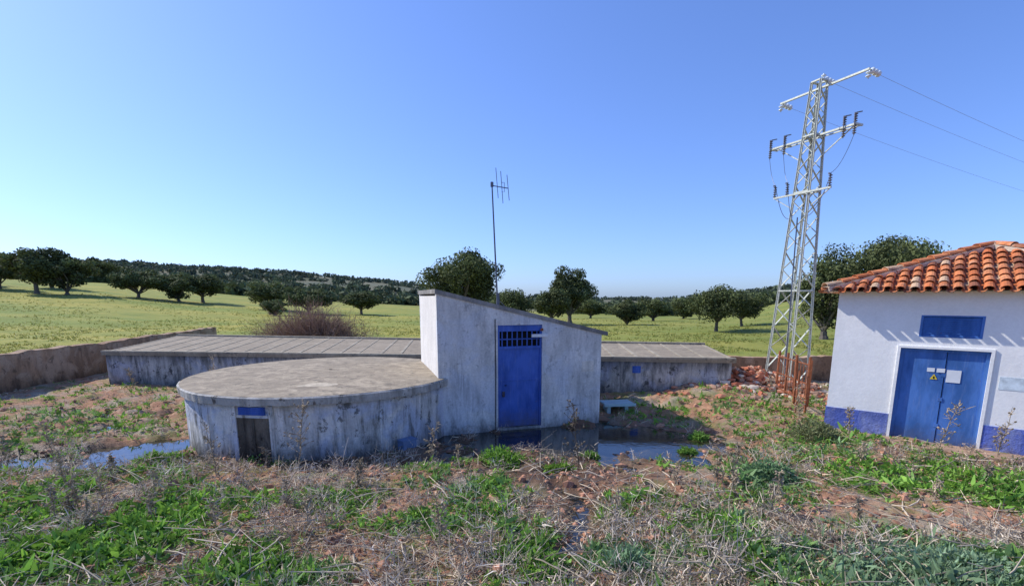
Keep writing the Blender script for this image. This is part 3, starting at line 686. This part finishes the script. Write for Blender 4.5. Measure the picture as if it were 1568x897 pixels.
for q in range(len(x)):
    a_=rr.uniform(0,6.28);l=rr.uniform(.2,.8);d=np.array([math.cos(a_),math.sin(a_),rr.uniform(-.02,.3)]);p=np.array([x[q],y[q],z[q]+.03])
    m_=p+d*l/2+rr.normal(0,.03,3);m_[2]=max(m_[2],tzs(m_[0],m_[1])+.02);e_=p+d*l;e_[2]=max(e_[2],tzs(e_[0],e_[1])+.02)
    r0=rr.uniform(.004,.012);c_=np.array([.54,.45,.33])*rr.uniform(.3,1.2)
    mb.tube([p,m_,e_],[r0,r0*.8,r0*.5],5,c_)
mb.build('fallen_stalks',m_straw)
def thistle(x,y,h,seed,name='dry_thistle',dark=1.):
    rr=np.random.RandomState(seed);mb=MB();z=tzs(x,y);c=np.array([.36,.29,.20])*dark
    pts=[np.array([x,y,z-.03])];d=np.array([rr.normal(0,.08),rr.normal(0,.08),1.])
    for k in range(6): pts.append(pts[-1]+d*h/6+rr.normal(0,.012,3)*h)
    mb.tube(pts,list(np.linspace(.010,.004,7)),5,c)
    P=[];Dd=[];Ls=[]
    for k in range(int(14+h*14)):
        t=rr.uniform(.12,1);i_=min(int(t*6),5);p=pts[i_]+(pts[i_+1]-pts[i_])*(t*6-i_)
        a_=rr.uniform(0,6.28);dd=np.array([math.cos(a_),math.sin(a_),rr.uniform(.3,1.6)]);dd/=np.linalg.norm(dd);l=h*rr.uniform(.08,.28)*(1.15-t*.6)
        e=p+dd*l;mb.tube([p,(p+e)/2+rr.normal(0,.01,3),e],[.005,.004,.003],4,c*rr.uniform(.7,1.3))
        hr=rr.uniform(.009,.019);mb.tube([e-dd*hr,e-dd*hr*.3,e+dd*hr*.8,e+dd*hr*1.6],[hr*.3,hr,hr*.9,hr*.2],6,c*rr.uniform(.6,1.4))
        for j in range(4): P.append(p+dd*l*rr.rand());Dd.append(rr.normal(size=3));Ls.append(rr.uniform(.02,.08))
    n=len(P);ribbons(mb,np.array(P),np.array(Dd),np.array(Ls),np.array(Ls)*.3,np.tile(c*1.1,(n,1))*rr.uniform(.6,1.4,(n,1)),rr,.5,(.5,1,.3))
    mb.build(name,m_straw)
TH=[(1.25,8.75,1.3,.4),(-1.6,9.0,.85,1),(-3.95,8.6,1.3,1),(-5.0,7.9,.8,1),(-8.1,8.3,.9,1),(-7.2,7.5,.6,1),(8.1,9.0,1.15,1),(9.2,8.9,.95,1),(-.85,5.4,.75,1),(-2.6,5.8,.5,1),(-9.9,16.1,1.1,1.2),(-12.5,15.9,.7,1),(1.4,6.3,.4,1),(-1,8.6,.5,1),(-9.6,8.9,.7,1),(-2.5,7.6,.5,.8),(7.4,10.4,.7,1),(7.0,11.6,.9,.9),(6.9,12.8,.8,1),(9.6,8.2,.8,1),(-11.2,10.2,.7,1),(3.4,7.1,.4,1),(-6.2,6.6,.5,1),(-3.2,6.6,.45,1),(8.8,7.6,.7,1)]
rq=np.random.RandomState(91)
for q in range(22):
    yy=rq.uniform(5.2,9);xx=rq.choice([-1,1])*rq.uniform(.3,1.02)*yy
    if not excluded(np.array([xx]),np.array([yy]),.2)[0]: TH.append((xx,yy,rq.uniform(.3,.6),rq.uniform(.7,1.2)))
for q,(a_,b_,h_,dk) in enumerate(TH): thistle(a_,b_,h_,100+q,dark=dk)

# ------------------------------------------------------------------ trees
m_oak=leafmat('oak_leaves',.15,.85);m_bark=simple('oak_bark',(.14,.12,.10),.95,0,.35,6,.8)
def oak_mesh(name,H,Wd,seed,nl,ls,th=.25,tone=(.095,.115,.042),lean=0.,K=46,mult=1.):
    rr=np.random.RandomState(seed);mb=MB();t0=th*H;hc=(H-t0)/2;cz=t0+hc
    u=rr.normal(size=(K,3));u/=np.linalg.norm(u,axis=1)[:,None];q=rr.uniform(.35,.86,K)
    C=np.stack([u[:,0]*Wd/2*q+lean,u[:,1]*Wd/2*q,cz+u[:,2]*hc*q*.95],1);C[:,2]=np.maximum(C[:,2],t0+.08*H)
    rb=rr.uniform(.08,.18,K)*Wd;tn=rr.uniform(.6,1.45,K)
    k=rr.choice(K,nl,p=rb**2/np.sum(rb**2));v=rr.normal(size=(nl,3));v/=np.linalg.norm(v,axis=1)[:,None]
    P=C[k]+v*(rb[k]*rr.uniform(.5,1.08,nl))[:,None]*np.array([1,1,.8])
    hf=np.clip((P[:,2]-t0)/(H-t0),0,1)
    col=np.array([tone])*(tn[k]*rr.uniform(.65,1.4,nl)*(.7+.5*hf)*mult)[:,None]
    nrm=v+rr.normal(0,.6,(nl,3));nrm/=np.linalg.norm(nrm,axis=1)[:,None];S=np.cross(nrm,rr.normal(size=(nl,3)));S/=np.linalg.norm(S,axis=1)[:,None];T_=np.cross(nrm,S)
    s_=(ls*rr.uniform(.5,1.3,nl))[:,None]
    V=np.stack([P-S*s_*.6,P-T_*s_*.35,P+S*s_*.6,P+T_*s_*.35],1)
    mb.add(V.reshape(-1,3),np.arange(nl*4).reshape(-1,4),np.repeat(col,4,0),0)
    r0=.045*H
    fork=np.array([lean*.3+rr.normal(0,.02*H),0,t0*.9]);mb.tube([[0,0,-.5],[0,0,.05*H],fork*.5,fork],[r0*1.4,r0,r0*.8,r0*.75],8,(1,1,1),1)
    for i_ in rr.choice(K,12,replace=False):
        m_=(fork+C[i_])/2+rr.normal(0,.03*H,3);mb.tube([fork,m_,C[i_]],[r0*.5,r0*.3,r0*.12],5,(1,1,1),1)
    return mb
def xy(px,Yd): return ((px-784)/750*Yd*.985,Yd)
big=[(704,50,8.0,8.0,21000,.22,.24),(873,62,7.2,6.6,13000,.24,.18),(1350,36,7.5,9.4,28000,.18,.22),(1268,35,6.2,4.4,12000,.18,.12),(1100,46,4.3,6.2,10000,.18,.24),(1139,54,4.0,5.4,8000,.18,.24),(786,66,4.6,7.0,8000,.22,.12)]
for q,(px_,Yd,H_,W_,nl,ls,th) in enumerate(big):
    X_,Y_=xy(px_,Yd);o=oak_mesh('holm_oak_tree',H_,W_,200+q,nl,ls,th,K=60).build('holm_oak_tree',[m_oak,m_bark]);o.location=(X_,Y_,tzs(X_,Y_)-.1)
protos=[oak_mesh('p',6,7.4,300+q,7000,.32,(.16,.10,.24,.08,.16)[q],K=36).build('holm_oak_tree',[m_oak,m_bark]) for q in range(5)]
sm=[(2,85,6.4,7.4),(-40,90,6,8),(58,80,7.6,10.5),(104,82,6.9,9.6),(82,94,6.5,9),(212,88,5.4,8.6),(274,90,5.6,9.0),(310,94,5.4,9.4),(150,150,7.5,13),(412,85,5.2,8.6),(470,80,4.5,7.4),(420,71,2.6,4.4),(552,84,4.0,7.6),(962,64,3.4,5.2),(905,112,4.6,9),(1002,92,4.6,9.2),(1048,116,5.2,10.),(845,58,4.4,5.4),(1240,130,4,8),(1640,50,6,7),(-120,80,6,8)]
for q,(px_,Yd,H_,W_) in enumerate(sm):
    X_,Y_=xy(px_,Yd);pr_=protos[q%5]
    if q<5: o=pr_
    else: o=bpy.data.objects.new('holm_oak_tree',pr_.data);scene.collection.objects.link(o)
    o.location=(X_,Y_,tzs(X_,Y_)-.15);o.scale=(W_/7.4,W_/7.4,H_/6.);o.rotation_euler=(0,0,R.uniform(0,6.28))
# distant woodland
rr=np.random.RandomState(77);n=8000
azr=np.radians(rr.uniform(-56,56,n));r_=np.concatenate([rr.uniform(205,640,n-700),rr.uniform(190,240,700)])
x=r_*np.sin(azr);y=r_*np.cos(azr);den=fbm(x/45,y/45,31,4)+.06*(r_<236)+.13*(azr<-.40)+.03*(azr>.4)-.03*(abs(azr)<.3)
k=den>.47;x=x[k];y=y[k];r_=r_[k];z=tz(x,y);n=len(x);nl=20
ph=rr.uniform(1.2,3.0,n);c_=np.repeat(np.stack([x,y,z],1),nl,0);v=rr.normal(size=(n*nl,3));v/=np.linalg.norm(v,axis=1)[:,None]
rp=np.repeat(ph,nl);P=c_+v*rp[:,None]*np.array([1.2,1.2,.8])*rr.uniform(.5,1,(n*nl,1));P[:,2]+=rp*.75
nrm=rr.normal(size=(n*nl,3));nrm/=np.linalg.norm(nrm,axis=1)[:,None];S=np.cross(nrm,rr.normal(size=(n*nl,3)));S/=np.linalg.norm(S,axis=1)[:,None];T_=np.cross(nrm,S)
s_=(rp*.55)[:,None];V=np.stack([P-S*s_,P-T_*s_*.6,P+S*s_,P+T_*s_*.6],1)
hz=np.repeat(np.clip((r_-180)/450,0,1),nl)[:,None]  # distance haze, painted into the leaf colour as a paler tint farther off
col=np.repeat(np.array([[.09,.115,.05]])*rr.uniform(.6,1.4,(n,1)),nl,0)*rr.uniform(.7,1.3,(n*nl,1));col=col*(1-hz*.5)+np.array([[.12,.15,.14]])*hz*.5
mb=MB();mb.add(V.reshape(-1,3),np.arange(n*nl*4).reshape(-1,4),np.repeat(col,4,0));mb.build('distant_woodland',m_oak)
# bare bush behind the reservoir
rr=np.random.RandomState(9);n=2600;bx,by=-10.6,26.2
a_=rr.uniform(0,6.28,n);el=rr.uniform(.25,1.5,n);Dr=np.stack([np.cos(a_)*np.cos(el),np.sin(a_)*np.cos(el),np.sin(el)],1)
P=np.stack([bx+rr.normal(0,1.1,n),by+rr.normal(0,.6,n),np.full(n,.3)],1)
mb=MB();cc=np.array([[.28,.18,.13]])*rr.uniform(.5,1.5,(n,1));Ln=rr.uniform(.9,2.4,n)*(1-.15*abs(P[:,0]-bx));ribbons(mb,P,Dr,Ln,np.full(n,.025),cc,rr,.2,(1,.8,.3))
for q in range(3): ribbons(mb,P+Dr*(Ln*rr.uniform(.4,1,n))[:,None],Dr+rr.normal(0,.7,(n,3)),Ln*.3,np.full(n,.018),cc,rr,.3,(1,.8,.3))
mb.build('bare_bush',m_straw)
# field grass
rr=np.random.RandomState(12);n=26000;y=22/(1-rr.rand(n)*(1-22/90.));x=rr.uniform(-1.15,1.15,n)*y;k=~excluded(x,y,.3);x=x[k];y=y[k];n=len(x)
k=fbm(x*.3,y*.3,41,4)>.47;x=x[k];y=y[k];n=len(x);z=tz(x,y)
k=(x<-17)|(y>25)|(x>9)
x,y,z=x[k],y[k],z[k];n=len(x);nl=3
P=np.repeat(np.stack([x,y,z],1),nl,0)+rr.normal(0,.08,(n*nl,3))*[1,1,0];t=rr.rand(n*nl,1);cc=np.array([[.20,.25,.045]])*t+np.array([[.32,.28,.08]])*(1-t)
Dr=rr.normal(0,.5,(n*nl,3));Dr[:,2]=.5
mb=MB();ribbons(mb,P,Dr,rr.uniform(.04,.11,n*nl)*(1+np.repeat(y,nl)/90),rr.uniform(.02,.05,n*nl)*(1+np.repeat(y,nl)/60),cc,rr,.3,(1,.8,.3));mb.build('field_grass',m_leaf)

# ------------------------------------------------------------------ light, sky, camera
AZ_,EL=rad(-68),rad(40)
sd=Vector((math.sin(AZ_)*math.cos(EL),math.cos(AZ_)*math.cos(EL),math.sin(EL)))
sl=bpy.data.lights.new('sun','SUN');sl.energy=5.;sl.angle=rad(.5);sl.color=(1,.95,.86)
so=bpy.data.objects.new('sun',sl);scene.collection.objects.link(so);so.rotation_euler=(-sd).to_track_quat('-Z','Y').to_euler()
w=bpy.data.worlds.new('World');scene.world=w;w.use_nodes=True;nt=w.node_tree
sk=nt.nodes.new('ShaderNodeTexSky');sk.sky_type='NISHITA';sk.sun_disc=False;sk.sun_elevation=EL
sk.sun_rotation=AZ_%(2*math.pi)
sk.air_density=1.;sk.dust_density=1.3;sk.ozone_density=2.;sk.altitude=700
gm=nt.nodes.new('ShaderNodeGamma');gm.inputs['Gamma'].default_value=.84;nt.links.new(sk.outputs[0],gm.inputs['Color'])
mx=mix(nt,1.,gm.outputs[0],(.88,1.16,1.90),'MULTIPLY')
bg=nt.nodes['Background'];bg.inputs['Strength'].default_value=.15;nt.links.new(mx,bg.inputs['Color'])
cam=bpy.data.cameras.new('camera');co=bpy.data.objects.new('camera',cam);scene.collection.objects.link(co)
co.location=(0,0,3);co.rotation_euler=(rad(80),0,0);cam.sensor_width=36;cam.lens=36*750/1568;cam.shift_y=.0885;cam.clip_end=5000;cam.clip_start=.05
scene.camera=co
scene.view_settings.view_transform='Standard';scene.view_settings.look='None';scene.view_settings.exposure=0
